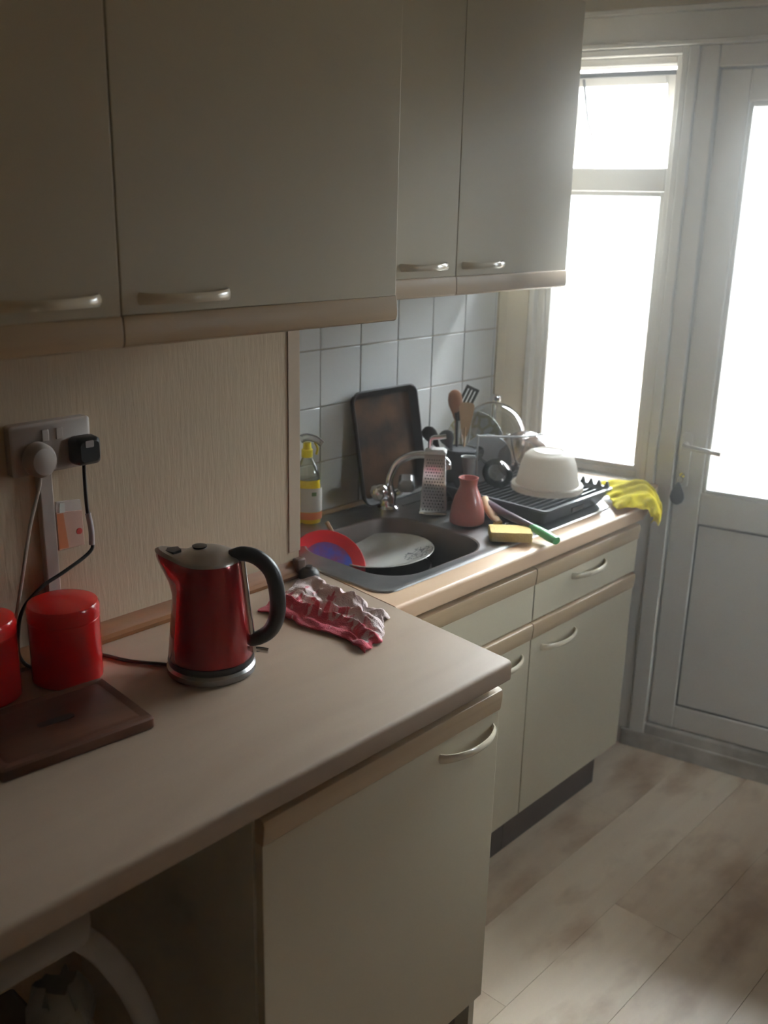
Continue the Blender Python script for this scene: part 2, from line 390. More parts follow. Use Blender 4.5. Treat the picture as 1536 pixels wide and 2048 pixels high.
# top-hung fanlight, opened outwards
Hm = WM @ Matrix.Translation((0, .07, 2.088)) @ Matrix.Rotation(math.radians(24), 4, 'X') @ Matrix.Translation((0, -.07, -2.088))
def hlink(name, b, m, parent=None, **k): xf(b, Hm); return link(name, b, m, parent, **k)
b = BM(); ring(b, .104, .439, 1.828, 2.086, .034, .058, .094); hlink('fanlight_sash', b, M_white, win, bevel=.004)
b = BM(); wbox(b, .136, .407, .074, .078, 1.860, 2.054); hlink('pane', b, M_glass, win, smooth=False)
b = BM(); wbox(b, .102, .441, .052, .07, 2.074, 2.086); wlink('weather_seal', b, M_black, win, smooth=False)
b = BM(); tube(b, [(.165, .05, 2.07), (.18, .07, 1.96), (.205, .10, 1.865)], .004, 6, 1); xf(b, WM); link('stay', b, mat('stay_metal', (.25, .25, .26), .4, .8), win)
# post between window and door
b = BM(); wbox(b, .481, .508, -.016, .09, .889, 2.137); wlink('trim_5', b, M_white, bevel=.004, kind='structure')

# unseen window added in the right wall to light floor and far cabinets
b = BM()
box(b, XR+.02, XR+.08, WY0, WY0+.05, WZ0, WZ1); box(b, XR+.02, XR+.08, WY1-.05, WY1, WZ0, WZ1); box(b, XR+.02, XR+.08, WY0+.05, WY1-.05, WZ0, WZ0+.05); box(b, XR+.02, XR+.08, WY0+.05, WY1-.05, WZ1-.05, WZ1)
w2 = link('added_light_window', b, M_white, bevel=.004, kind='structure')
b = BM(); box(b, XR+.045, XR+.049, WY0+.051, WY1-.051, WZ0+.051, WZ1-.051); link('pane', b, M_glass, w2, smooth=False)

# door
b = BM()
wbox(b, .509, .562, -.006, .09, .0, 2.137); wbox(b, 1.422, 1.474, -.006, .09, .0, 2.137)
wbox(b, .562, 1.422, -.006, .09, 2.081, 2.137)
door = wlink('door_1', b, M_door, bevel=.004, kind='structure')
b = BM(); wbox(b, .562, 1.422, -.004, .09, .0, .092); wlink('threshold', b, M_dirty, door, bevel=.005)
b = BM(); wbox(b, .487, 1.47, -.014, -.0045, .0, .058); wlink('weather_board', b, M_dirty, door, bevel=.003)
b = BM()
wbox(b, .567, .648, .008, .062, .096, 2.077); wbox(b, 1.336, 1.418, .008, .062, .096, 2.077)
wbox(b, .648, 1.336, .008, .062, 1.995, 2.077); wbox(b, .648, 1.336, .008, .062, .796, .893); wbox(b, .648, 1.336, .008, .062, .096, .176)
bb = BM(); wbox(bb, .556, .580, .0635, .0895, .093, 2.09); wbox(bb, 1.405, 1.428, .0635, .0895, .093, 2.09); wbox(bb, .580, 1.405, .0635, .0895, 2.062, 2.09); wbox(bb, .580, 1.405, .0635, .0895, .0905, .112)
wlink('door_stop', bb, M_white, door, smooth=False)
leaf = wlink('door_leaf', b, M_door, door, bevel=.004)
b = BM(); ring(b, .649, 1.335, .894, 1.994, .012, .014, .04); wlink('glazing_bead', b, M_white, leaf, bevel=.003)
b = BM(); wbox(b, .661, 1.323, .028, .032, .906, 1.982); wlink('pane', b, M_glass, leaf, smooth=False)
b = BM(); ring(b, .649, 1.335, .177, .795, .005, .0125, .0158); wlink('panel_gasket', b, mat('gasket_grey', (.10, .09, .08), .6), leaf, smooth=False)
b = BM(); wbox(b, .6482, 1.3358, .016, .05, .1762, .7958); wlink('door_panel', b, M_door, leaf, bevel=.003)
b = BM(); loft(b, [rrect(.575, .607, .905, 1.075, .012, 0), rrect(.575, .607, .905, 1.075, .012, .008)])
xf(b, Matrix(((1,0,0,0),(0,0,-1,.008),(0,1,0,0),(0,0,0,1)))); wlink('handle_plate', b, M_white, leaf, bevel=.001)
b = BM(); tube(b, [(.590, .006, 1.037), (.590, -.03, 1.037)], .011, 12, 0)
tube(b, [(.590, -.034, 1.037), (.615, -.040, 1.039), (.66, -.042, 1.036), (.70, -.040, 1.032)], lambda t: .0095-.001*t, 10, 4, .8)
wlink('lever', b, M_white, leaf)
b = BM(); tube(b, [(.590, .0, .945), (.590, -.006, .945)], .008, 10, 0); wlink('lock_barrel', b, M_chrome, leaf)

# key hanging from the lock
kp = WM @ Vector((.590, -.009, .945))
kt = thing('door_key', kp, PSI, 'key with black teardrop fob hanging from the white door lock', 'key')
b = BM(); box(b, -.001, .001, -.012, .003, -.004, .004); tube(b, [(.008*math.sin(a), -.014, -.006+.009*math.cos(a)-.004) for a in [i*2*PI/12 for i in range(13)]], .0018, 6, 0)
link('key_bow', b, M_chrome, kt)
b = BM(); lathe(b, [(.002, .0), (.009, -.008), (.019, -.032), (.022, -.048), (.017, -.062), (.006, -.070)], 20)
xf(b, Matrix.Translation((-.004, -.016, -.018)) @ Matrix.Diagonal((1, .35, 1, 1))); link('key_fob', b, M_black, kt)

# scattering volume added to imitate lens glare around the bright glass
hm = bpy.data.materials.new('glare_scatter'); hm.use_nodes = True; hn = hm.node_tree; hn.nodes.clear()
ho = hn.nodes.new('ShaderNodeOutputMaterial'); hv = hn.nodes.new('ShaderNodeVolumeScatter')
hv.inputs['Color'].default_value = (1, .99, .97, 1); hv.inputs['Density'].default_value = GLARE_DENSITY; hv.inputs['Anisotropy'].default_value = .92
hn.links.new(hv.outputs[0], ho.inputs['Volume'])
b = BM(); prism(b, [(-.02, YB-.02), (XR+.02, YB-.02), (XR+.02, wall_y(XR)+.02), (-.02, YF-.01)], .001, ZC+.001)
link('glare_volume', b, hm, smooth=False, kind='structure')

# outside: paved ground, fence, washed out by daylight
b = BM(); box(b, -6, 9, 1.7, 9, -.25, -.2)
tag(link('patio_ground', b, mat('dark_paving', (.07, .065, .055), .9), smooth=False), None, None, kind='structure')  # paving coloured dark to cut the light bounced up into the room
fe = thing('garden_fence', WM @ Vector((.6, 3.6, -.2)), PSI, 'pale washed-out board fence outside beyond the door glass', 'fence')
for i in range(34):
    b = BM(); box(b, -.07, .07, -.01, .01, 0, 1.25+.0*i)
    o = link('fence_board', b, mat('fence_board', (.16, .12, .10), .9), fe, smooth=False); o.location = (-2.6+.155*i, 0, 0)

# ------------------------------------------------------------------ CABINETS
def bow_handle(parent, x, y0, y1, z, m=None):
    b = BM(); n = 22; L = y1-y0; rings = []
    for i in range(n+1):
        t = i/n; y = y0+L*t; e = math.sin(PI*t)**.55 if 0 < t < 1 else 0
        px = x-.001+.030*e; hz = .0075+.002*abs(2*t-1)**3
        # tangent direction
        t2 = min(1, t+.01); t1 = max(0, t-.01); e1 = math.sin(PI*t1)**.55 if t1 > 0 else 0; e2 = math.sin(PI*t2)**.55 if t2 < 1 else 0
        d = Vector((.030*(e2-e1), L*(t2-t1), 0)).normalized(); nn = Vector((d.y, -d.x, 0))
        c = Vector((px, y, z)); rings.append([c+nn*(.0042*math.cos(a))+Vector((0, 0, hz*math.sin(a))) for a in [2*PI*k/10 for k in range(10)]])
    loft(b, rings); return link('handle', b, m or M_handle, parent)

def slab_door(root, x0, y0, y1, z0, z1, rail, handle=None, hz=None, name='door', th=.018):
    """cream slab with a rounded beech rail at one edge ('top' or 'bottom')"""
    g = .0012; rh = .046
    b = BM()
    if rail == 'top': box(b, x0, x0+th-.002, y0+g, y1-g, z0, z1-rh)
    elif rail == 'bottom': box(b, x0, x0+th-.002, y0+g, y1-g, z0+rh, z1)
    else: box(b, x0, x0+th-.002, y0+g, y1-g, z0, z1)
    d = link(name, b, M_cream, root, bevel=.0015)
    if rail:
        ra, rb = (z1-rh, z1) if rail == 'top' else (z0, z0+rh)
        o = x0+th
        if rail == 'top': prof = [(x0, ra), (o-.001, ra), (o+.001, ra+.004), (o+.004, rb-.012), (o+.002, rb-.003), (o-.004, rb), (x0, rb)]
        else: prof = [(x0, ra), (o-.004, ra), (o+.001, ra+.003), (o+.003, ra+.012), (o+.001, rb-.004), (o-.001, rb), (x0, rb)]
        b = BM(); prof_y(b, prof, y0+g, y1-g); link('rail', b, M_rail, d, bevel=.0008)
    if handle: bow_handle(d, x0+th-.003, handle[0], handle[1], hz)
    return d

# wall cabinets (origin = wall face, floor level directly below; coordinates are world, root at origin of the unit)
def local(root, fn):
    n0 = set(o.name for o in C.objects); fn()
def rootbox(name, loc, label, cat): return thing(name, loc, 0, label, cat)

def shift(root):
    """children were authored in world space: bring them into the root's space"""
    T = Matrix.Translation(-root.location)
    for o in root.children: o.location = -Vector(root.location)

wc = thing('wall_cabinet', (.311, -.966, 1.50), 0, 'nearer cream double wall cabinet hanging above the kettle', 'cabinet')
b = BM(); box(b, .311, .586, -1.556, -.378, 1.512, 2.22); link('body', b, M_carc, wc, bevel=.001)
slab_door(wc, .588, -1.558, -.966, 1.500, 2.222, 'bottom', (-1.166, -1.001), 1.571)
slab_door(wc, .588, -.966, -.375, 1.500, 2.222, 'bottom', (-.935, -.770), 1.569)
shift(wc)
wc = thing('wall_cabinet', (.009, .17, 1.497), 0, 'farther cream double wall cabinet above the sink beside the window', 'cabinet')
b = BM(); box(b, .009, .290, -.345, .660, 1.522, 2.22); link('body', b, M_carc, wc, bevel=.001)
slab_door(wc, .292, -.345, .170, 1.497, 2.222, 'bottom', (-.031, .134), 1.569)
slab_door(wc, .292, .170, .662, 1.497, 2.222, 'bottom', (.195, .362), 1.568)
shift(wc)

bc = thing('base_cabinet', (.60, -.68, 0), 0, 'nearest cream base cabinet under the kettle worktop, next to the open gap', 'cabinet')
b = BM()
box(b, .34, .884, -.974, -.956, .0, .866); box(b, .34, .884, -.402, -.384, .0, .866)
box(b, .34, .884, -.956, -.402, .13, .148); box(b, .34, .355, -.956, -.402, .148, .866); box(b, .80, .884, -.956, -.402, .848, .866)
link('body', b, M_carc, bc, bevel=.0008)
slab_door(bc, .886, -.972, -.3845, .137, .849, 'top', (-.560, -.402), .772)
b = BM(); box(b, .835, .850, -.955, -.403, .0, .129); link('plinth', b, M_plinth, bc)
shift(bc)

def base_unit(root, y0, y1, xf0, plinth_end):
    b = BM()
    box(b, .02, xf0-.002, y0+.001, y0+.017, .139, .866); box(b, .02, xf0-.002, y1-.017, y1-.001, .139, .866)
    box(b, .02, xf0-.002, y0+.017, y1-.017, .139, .155); box(b, .02, .03, y0+.017, y1-.017, .155, .866)
    link('body', b, M_carc, root, bevel=.0008)
    b = BM(); box(b, xf0-.045, xf0-.030, y0+.001, plinth_end, .0, .138); link('plinth', b, M_plinth, root)
X2 = .567
bc = thing('base_cabinet', (.3, -.07, 0), 0, 'middle cream base cabinet under the sink bowl, plain drawer front without handle', 'cabinet')
base_unit(bc, -.345, .1955, X2, .1945)
slab_door(bc, X2, -.345, .1955, .705, .849, 'top', name='drawer_front')
slab_door(bc, X2, -.345, .1955, .137, .699, 'top', (-.001, .160), .616)
shift(bc)
bc = thing('base_cabinet', (.3, .456, 0), 0, 'farthest cream base cabinet nearest the white door, drawer above door', 'cabinet')
base_unit(bc, .1965, .716, X2, .672)
slab_door(bc, X2, .1965, .716, .705, .849, 'top', (.371, .535), .781, name='drawer')
slab_door(bc, X2, .1965, .716, .137, .699, 'top', (.245, .407), .616)
shift(bc)

# worktops
def nose(x0, x1, z0, z1, r=.006):
    pts = [(x0, z0), (x1-r*.7, z0)]
    for k in range(5): a = -PI/2+PI/2*k/4; pts.append((x1-r*.7+r*.7*math.cos(a), z0+r*.7+r*.7*math.sin(a)))
    for k in range(6): a = PI/2*k/5; pts.append((x1-1.4*r+1.4*r*math.cos(a), z1-1.4*r+1.4*r*math.sin(a)))
    pts.append((x0, z1)); return pts
def endline(x): return -.3165-.1033*(x-.313)
b = BM(); prof_y(b, nose(.312, .918, ZT-.040, ZT), -2.6, endline)
wt = link('worktop', b, M_wt); tag(wt, 'pale maple worktop in front of the wallpapered wall, carrying the red kettle', 'worktop')
# far end support so the long worktop stands on something behind the camera's left edge
b = BM(); box(b, .34, .88, -2.6, -2.58, 0, ZT-.0415); tag(link('support_panel', b, M_carc, smooth=False), 'cream end panel holding up the far left of the worktop', 'panel')
b = BM(); prof_y(b, nose(.50, .600, ZT-.040, ZT), lambda x: endline(x)+.003, .706)
prism(b, [(.010, -.350), (.30, -.350), (.3105, -.3125), (.50, endline(.5)+.003), (.50, -.245), (.010, -.245)], ZT-.040, ZT)
box(b, .010, .150, -.245, .130, ZT-.040, ZT)
e = .003
prism(b, [(.010, .130), (.50, .130), (.50, .8), (.50, wall_y(.50)-.02), (.474, wall_y(.474)-.015), (.07, wall_y(.07)-.015), (.014, .762), (.010, .75)], ZT-.040, ZT)
prism(b, [(.50, .7055), (.5995, .7055), (.515, wall_y(.515)-.016), (.50, wall_y(.50)-.016)], ZT-.040, ZT)
wt2 = link('worktop', b, M_wt2); tag(wt2, 'orange beech worktop around the steel sink, ending at the window', 'worktop')

# beading along the back of the near worktop
b = BM(); prof_y(b, [(.3125, ZT+.0005), (.334, ZT+.0005), (.334, ZT+.008), (.327, ZT+.013), (.325, ZT+.022), (.320, ZT+.026), (.3125, ZT+.036)], -2.55, -.357)
link('baseboard_left', b, M_bead, kind='structure')
b = BM(); box(b, .3128, .332, -.378, -.352, ZT+.0005, ZT+.042); link('trim_6', b, mat('bead_end', (.13, .07, .045), .6, var=.3, vs=60), bevel=.004, kind='structure')

# ------------------------------------------------------------------ SINK
sk = thing('kitchen_sink', (.3, .15, ZT), 0, 'stainless steel inset sink with bowl and drainer set in the worktop', 'sink')
sx, sy = .3, .15
n = 8
outer = [rrect(.046, .541, -.318, .640, .045, ZT+.0008, n), rrect(.048, .539, -.316, .638, .043, ZT+.004, n), rrect(.058, .529, -.306, .628, .036, ZT+.0052, n), rrect(.066, .521, -.298, .620, .032, ZT+.0030, n)]
bx0, bx1, by0, by1, br = .158, .498, -.240, .122, .095
inner = [rrect(bx0-.008, bx1+.008, by0-.008, by1+.008, br+.008, ZT+.0022, n)]
b = BM(); loft(b, outer+inner, False, False); bmesh.ops.translate(b, vec=(-sx, -sy, -ZT), verts=b.verts); link('drainer_sheet', b, M_steel, sk)
b = BM()
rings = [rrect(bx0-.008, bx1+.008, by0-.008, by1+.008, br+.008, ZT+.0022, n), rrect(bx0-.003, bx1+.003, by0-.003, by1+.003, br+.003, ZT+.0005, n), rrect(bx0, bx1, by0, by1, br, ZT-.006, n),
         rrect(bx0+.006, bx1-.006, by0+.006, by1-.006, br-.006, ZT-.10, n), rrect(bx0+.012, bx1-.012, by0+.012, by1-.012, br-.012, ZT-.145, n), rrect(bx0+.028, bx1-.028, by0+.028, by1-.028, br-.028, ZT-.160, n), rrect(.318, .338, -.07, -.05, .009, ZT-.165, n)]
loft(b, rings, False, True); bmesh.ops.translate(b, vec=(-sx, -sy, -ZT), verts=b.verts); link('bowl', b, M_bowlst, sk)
b = BM(); tube(b, [(.268-sx, by1-.0075-sy, -.048), (.268-sx, by1-.0005-sy, -.048)], .0165, 20, 0); link('overflow', b, M_black, sk)
for i in range(6):
    b = BM(); x = .13+i*.06; tube(b, [(x-sx, .20-sy, .0032), (x-sx, .60-sy, .0032)], .003, 8, 0, .6); link('drainer_ridge', b, M_steel, sk)

# tap
tp = thing('mixer_tap', (.128, .142, ZT+.004), 0, 'chrome mixer tap with two round knobs and a high curved spout over the sink', 'tap')
b = BM(); lathe(b, [(.030, 0), (.030, .008), (.024, .014), (.022, .045), (.017, .055), (.013, .07)], 24); link('tap_body', b, M_chrome, tp)
for s in (-1, 1):
    b = BM(); tube(b, [(0, 0, .034), (.006, s*.030, .044), (.010, s*.038, .052)], .013, 12, 3)
    link('valve', b, M_chrome, tp)
b = BM(); lathe(b, [(.006, -.022), (.017, -.018), (.0235, -.006), (.0245, .004), (.020, .016), (.010, .022), (.003, .0235)], 20)
xf(b, Matrix.Translation((.012, -.050, .062))); link('knob', b, M_chrome, tp)
b = BM(); loft(b, [rrect(-.019, .019, -.019, .019, .006, -.016, 3), rrect(-.023, .023, -.023, .023, .008, -.004, 3), rrect(-.021, .021, -.021, .021, .008, .014, 3), rrect(-.013, .013, -.013, .013, .006, .022, 3)])
xf(b, Matrix.Translation((.024, .046, .070)) @ Matrix.Rotation(.7, 4, 'Z') @ Matrix.Rotation(.5, 4, 'X')); kn = link('knob', b, mat('clear_knob', (.55, .56, .57), .15, .55), tp)
b = BM(); sp = [(0, 0, .06), (.002, .004, .095), (.018, .018, .135), (.050, .042, .155), (.085, .068, .157), (.112, .086, .150), (.126, .094, .136), (.128, .095, .122)]
tube(b, sp, lambda t: .0115-.0015*t, 14, 6); link('spout', b, M_chrome, tp)

# ------------------------------------------------------------------ KETTLE and near worktop things
kz = ZT+.0005
kt = thing('electric_kettle', (.555, -.790, kz), .72, 'red electric kettle with chrome lid and black handle on the pale worktop', 'kettle')
b = BM(); lathe(b, [(.074, 0), (.0785, .003), (.0785, .013), (.074, .018), (.06, .019)], 48); link('power_base', b, mat('base_grey', (.30, .29, .29), .25, .8), kt)
b = BM(); lathe(b, [(.0755, .0195), (.0765, .024), (.0755, .030), (.07, .0305)], 48); link('base_band', b, M_black, kt)
def kettle_body():
    b = BM(); seg = 64; rings = []
    zz = [.031, .036, .06, .09, .12, .145, .165, .18, .193, .203, .209]
    for z in zz:
        t = (z-.031)/.178; r = .0755-.0185*t
        if z == .031: r -= .0015
        if z > .208: r -= .0015
        ring = []
        for i in range(seg):
            a = 2*PI*i/seg; d = math.cos(a-PI); k = max(0, d)**16; s = max(0, min(1, (z-.14)/.075)); s = s*s*(3-2*s)
            rr = r+.036*k*s; ring.append((rr*math.cos(a), rr*math.sin(a), z+.012*k*s))
        rings.append(ring)
    loft(b, rings, True, False); return b
link('body', kettle_body(), M_red, kt)
b = BM(); seg = 64; rings = []
for (sc, dz) in ((1, .0005), (.985, .004), (.93, .0065)):
    ring = []
    for i in range(seg):
        a = 2*PI*i/seg; k = max(0, math.cos(a-PI))**16; r = .0558+.0365*k
        ring.append((r*sc*math.cos(a), r*sc*math.sin(a), .209+.0125*k+dz))
    rings.append(ring)
for r, z in ((.045, .218), (.036, .224), (.022, .229), (.008, .2305)): rings.append([(r*math.cos(2*PI*i/seg), r*math.sin(2*PI*i/seg), z) for i in range(seg)])
loft(b, rings, True, True); link('lid', b, mat('brushed_lid', (.52, .49, .47), .28, .9), kt)
b = BM(); lathe(b, [(.012, .2288), (.013, .2325), (.006, .234)], 20, -.014, .0); link('lid_knob', b, M_black, kt)
b = BM(); prism(b, [(-.088, 0), (-.056, -.016), (-.046, 0), (-.056, .016)], .2195, .2245); link('spout_filter', b, M_black, kt)
b = BM(); tube(b, [(.040, 0, .214), (.062, 0, .220), (.088, 0, .212), (.110, 0, .188), (.119, 0, .150), (.119, 0, .110), (.108, 0, .080), (.088, 0, .064), (.069, 0, .058)], lambda t: .0125+.002*math.sin(PI*t), 16, 6, .95, up=(0, 1, 0)); link('handle', b, M_black, kt)
b = BM(); tube(b, [(.0585, 0, .208), (.0665, 0, .13), (.0765, 0, .036)], .006, 10, 3, .9, up=(0, 1, 0)); link('handle_spine', b, M_chrome, kt)
b = BM(); tube(b, [(.070, 0, .040), (.085, 0, .040), (.103, -.003, .039)], .0055, 10, 2, .6, up=(0, 1, 0)); link('switch_lever', b, M_chrome, kt)

def canister(loc, r, h, label):
    t = thing('storage_canister', loc, 0, label, 'canister', None)
    b = BM(); lathe(b, [(r-.003, 0), (r, .003), (r, h-.030), (r-.0015, h-.0285)], 48); link('body', b, M_canred, t)
    b = BM(); lathe(b, [(r-.0005, h-.028), (r+.001, h-.027), (r+.001, h-.008), (r-.002, h-.002), (r-.009, h), (r*.5, h+.0012), (.002, h+.0015)], 48); link('lid', b, M_canred, t)
canister((.402, -.985, kz), .0600, .142, 'glossy red canister between the kettle and the wall socket cable')
canister((.376, -1.120, kz), .0560, .142, 'red canister at the left edge, half cut off by the picture')

bd = thing('chopping_board', (.560, -1.098, kz), -.085, 'dark brown wooden chopping board lying in front of the red canisters', 'chopping board')
b = BM(); loft(b, [rrect(-.088, .088, -.122, .122, .006, 0, 3), rrect(-.090, .090, -.124, .124, .007, .003, 3), rrect(-.090, .090, -.124, .124, .007, .017, 3), rrect(-.087, .087, -.121, .121, .006, .020, 3),
               rrect(-.078, .078, -.112, .112, .006, .020, 3), rrect(-.074, .074, -.108, .108, .006, .0187, 3), rrect(-.073, .073, -.107, .107, .006, .0187, 3), rrect(-.0695, .0695, -.1035, .1035, .006, .020, 3)])
link('board', b, M_board, bd)
b = BM(); loft(b, [rrect(-.006, .010, -.030, .030, .0078, .0195, 4), rrect(-.006, .010, -.030, .030, .0078, .0206, 4)]); link('grip_slot', b, M_dark, bd)

M_dimwhite = mat('dim_white_plastic', (.47, .41, .37), .4)  # white plastic, with the dimness at this wall put into its colour
# socket, plugs and cables
so = thing('double_socket', (.3105, -.942, 1.256), 0, 'white double wall socket on the wallpapered wall', 'socket')
b = BM(); loft(b, [rrect(-.0745, .0745, 0, .088, .006, 0, 3), rrect(-.0745, .0745, 0, .088, .006, .018, 3), rrect(-.071, .071, .0035, .0845, .004, .021, 3)])
xf(b, Matrix(((0,0,1,0),(1,0,0,0),(0,1,0,0),(0,0,0,1)))); link('back_box', b, M_dimwhite, so)
for yy in (-.013, .013):
    b = BM(); box(b, .0205, .025, yy-.006, yy+.006, .056, .076); link('switch', b, M_dimwhite, so, bevel=.001)
tk = thing('cable_trunking', (.3105, -.956, .945), 0, 'white vertical cable trunking below the double socket', 'trunking')
b = BM(); box(b, 0, .015, -.0125, .0125, -.001, .310); link('cover', b, M_dimwhite, tk, bevel=.002)
pw = thing('white_plug', (.332, -.974, 1.284), 0, 'rounded white mains plug with thin white cable, left in the socket', 'plug')
b = BM(); lathe(b, [(.026, 0), (.029, .004), (.028, .020), (.022, .030), (.010, .034)], 28); xf(b, Matrix.Rotation(PI/2, 4, 'Y') @ Matrix.Diagonal((1.05, .95, 1, 1))); link('plug_body', b, M_dimwhite, pw)
b = BM(); tube(b, [(.014, -.002, -.026), (.012, -.006, -.05), (.010, -.026, -.11), (.006, -.044, -.19), (.004, -.060, -.256), (.012, -.085, -.33), (.018, -.13, -.3735)], .0030, 8, 8); link('cable', b, M_dimwhite, pw)
pb = thing('black_plug', (.332, -.889, 1.290), 0, 'square black mains plug with the black cable of the kettle', 'plug')
b = BM(); loft(b, [rrect(-.024, .024, -.026, .022, .010, 0, 4), rrect(-.025, .025, -.027, .023, .010, .008, 4), rrect(-.024, .024, -.026, .022, .010, .024, 4), rrect(-.018, .018, -.020, .016, .008, .031, 4)])
xf(b, Matrix(((0,0,1,0),(1,0,0,0),(0,1,0,0),(0,0,0,1)))); link('plug_body', b, M_black, pb)
b = BM(); loft(b, [rrect(-.009, .007, .006, .018, .002, .031, 2), rrect(-.009, .007, .006, .018, .002, .0325, 2)])
xf(b, Matrix(((0,0,1,0),(1,0,0,0),(0,1,0,0),(0,0,0,1)))); link('plug_sticker', b, mat('grey_sticker', (.35, .30, .28), .5), pb)
cp = [(.014, -.004, -.024), (.012, -.004, -.05), (.010, -.002, -.11), (.010, .004, -.17), (.010, -.004, -.192), (.010, -.055, -.215), (.010, -.100, -.232), (.010, -.137, -.262), (.010, -.150, -.30), (-.0005, -.150, -.350), (-.001, -.125, -.3795), (.002, -.07, -.3795), (.008, -.035, -.3795), (.045, -.012, -.3795), (.100, .008, -.3795), (.148, .040, -.3795), (.165, .050, -.3795)]
cp = [(x+.0 if z > -.25 else max(x, .006), y, z) for x, y, z in cp]
b = BM(); tube(b, cp, .0034, 8, 8); link('cable', b, M_black, pb)
b = BM(); tube(b, [(.010, -.001, -.118), (.0102, .003, -.150), (.010, .0025, -.178)], .0052, 10, 4); link('cable_sleeve', b, mat('grey_sleeve', (.45, .42, .45), .3), pb)
ca = thing('card_holder', (.3105, -.910, 1.105), 0, 'small orange and white plastic packet on the wall beside the trunking', 'packet')
b = BM(); prism(b, [(-.027, 0), (.024, 0), (.024, .066), (-.027, .072)], 0, .006); xf(b, Matrix(((0,0,1,0),(1,0,0,0),(0,1,0,0),(0,0,0,1)))); link('front', b, mat('salmon_card', (.58, .36, .28), .6, var=.1), ca, bevel=.001)
b = BM(); prism(b, [(-.027, .0722), (.024, .0662), (.022, .086), (-.024, .090)], 0, .005); xf(b, Matrix(((0,0,1,0),(1,0,0,0),(0,1,0,0),(0,0,0,1)))); link('flap', b, mat('clear_flap', (.62, .55, .50), .3), ca)
b = BM(); prism(b, [(-.0268, .004), (-.008, .002), (-.014, .068), (-.0265, .069)], .0061, .0066); xf(b, Matrix(((0,0,1,0),(1,0,0,0),(0,1,0,0),(0,0,0,1)))); link('stripe', b, mat('orange_card', (.55, .17, .06), .6), ca)
b = BM(); prism(b, [(-.021, .070), (-.010, .069), (-.010, .086), (-.019, .087)], .0061, .0066); xf(b, Matrix(((0,0,1,0),(1,0,0,0),(0,1,0,0),(0,0,0,1)))); link('white_tab', b, M_labelw, ca)
b = BM(); lathe(b, [(.006, .0061), (.006, .0066)], 12, .015, .028); xf(b, Matrix(((0,0,1,0),(1,0,0,0),(0,1,0,0),(0,0,0,1)))); link('red_dot', b, mat('red_dot', (.6, .05, .04), .6), ca)

# folding chair pushed into the open gap, with a plastic bag on its seat
fc = thing('folding_chair', (.75, -1.42, 0), 0, 'grey plastic folding chair with rounded back bar in the dark gap', 'chair')
b = BM(); tube(b, [(.055, -.22, .765), (.055, -.1, .770), (.055, .1, .770), (.055, .185, .770), (.055, .203, .768)], lambda t: .036 if t < .93 else .036*math.sqrt(max(.05, 1-((t-.93)/.07)**2)), 18, 4, 1.05); link('back_bar', b, M_chair, fc)
for yy in (.165, -.185):
    b = BM(); dy = 1 if yy > 0 else -1
    tube(b, [(.045, yy+dy*.020, .760), (.060, yy+dy*.075, .68), (.075, yy+dy*.112, .58), (.085, yy+dy*.135, .44), (.09, yy+dy*.145, .2), (.09, yy+dy*.148, .0)], .018, 10, 6, .45, up=(1, 0, 0)); link('leg', b, M_chair, fc)
b = BM(); box(b, -.26, .075, -.27, .24, .40, .425); link('seat', b, M_chair, fc, bevel=.008)
for yy in (-.25, .22):
    b = BM(); tube(b, [(-.24, yy, .0), (-.24, yy, .40)], .012, 8, 0); link('leg', b, M_chair, fc)
pg = thing('plastic_bag', (.765, -1.235, .4255), 0, 'crumpled translucent plastic bag lying under the back bar of the folding chair', 'bag')
b = BM(); rings = []
for j in range(9):
    z = .225*j/8; rings.append([((.045+.02*math.sin(3.1*a+j)+.012*math.sin(7*a+2*j))*(1-.55*(j/8)**3)*math.cos(a), (.055+.015*math.sin(4*a+1.3*j))*(1-.5*(j/8)**3)*math.sin(a), z) for a in [2*PI*i/24 for i in range(24)]])
loft(b, rings); link('bag', b, mat('milky_plastic', (.28, .28, .26), .3, var=.2), pg)

# tea towel
from mathutils import noise as mn
def towel(u, v):
    A, B_, Cc, D = Vector((.352, -.372, 0)), Vector((.635, -.395, 0)), Vector((.722, -.535, 0)), Vector((.425, -.560, 0))
    e1 = .022*mn.noise(Vector((u*5, 3.1, .2)))+.010*mn.noise(Vector((u*15, 1.1, .7))); e2 = .022*mn.noise(Vector((u*4.5, 7.7, .9)))+.009*mn.noise(Vector((u*14, 4.4, .3)))
    e3 = .030*mn.noise(Vector((v*4, 9.3, .4)))+.010*mn.noise(Vector((v*12, 2.9, .6)))
    p = (A*(1-u)+B_*u)*(1-v)+(D*(1-u)+Cc*u)*v
    p.y += e1*(1-v)*1.4+e2*v; p.x += e3*(1.3 if u > .5 else .7)*abs(u-.5)*2
    w_ = v*3.2+.9*mn.noise(Vector((u*2.2, v*1.5, 5)))+.35*u
    ridge = (1-abs((w_ % 1)*2-1))**1.6
    h = ridge*(.012+.012*mn.noise(Vector((u*3.5, v*3, 2))))+.009*abs(mn.noise(Vector((u*4, v*7, 8))))+.004*mn.noise(Vector((u*9, v*14, 4)))
    edge = min(1, 7*min(u, 1-u)+.25)*min(1, 7*min(v, 1-v)+.3)
    p.z = ZT+.0036+max(0, h*1.15+.003)*edge; return p
b = BM(); sheet(b, towel, 110, 60, .0028)
tag(link('tea_towel', b, M_towel, ang=70), 'crumpled red and white patterned cloth on the pale worktop beside the kettle', 'cloth')
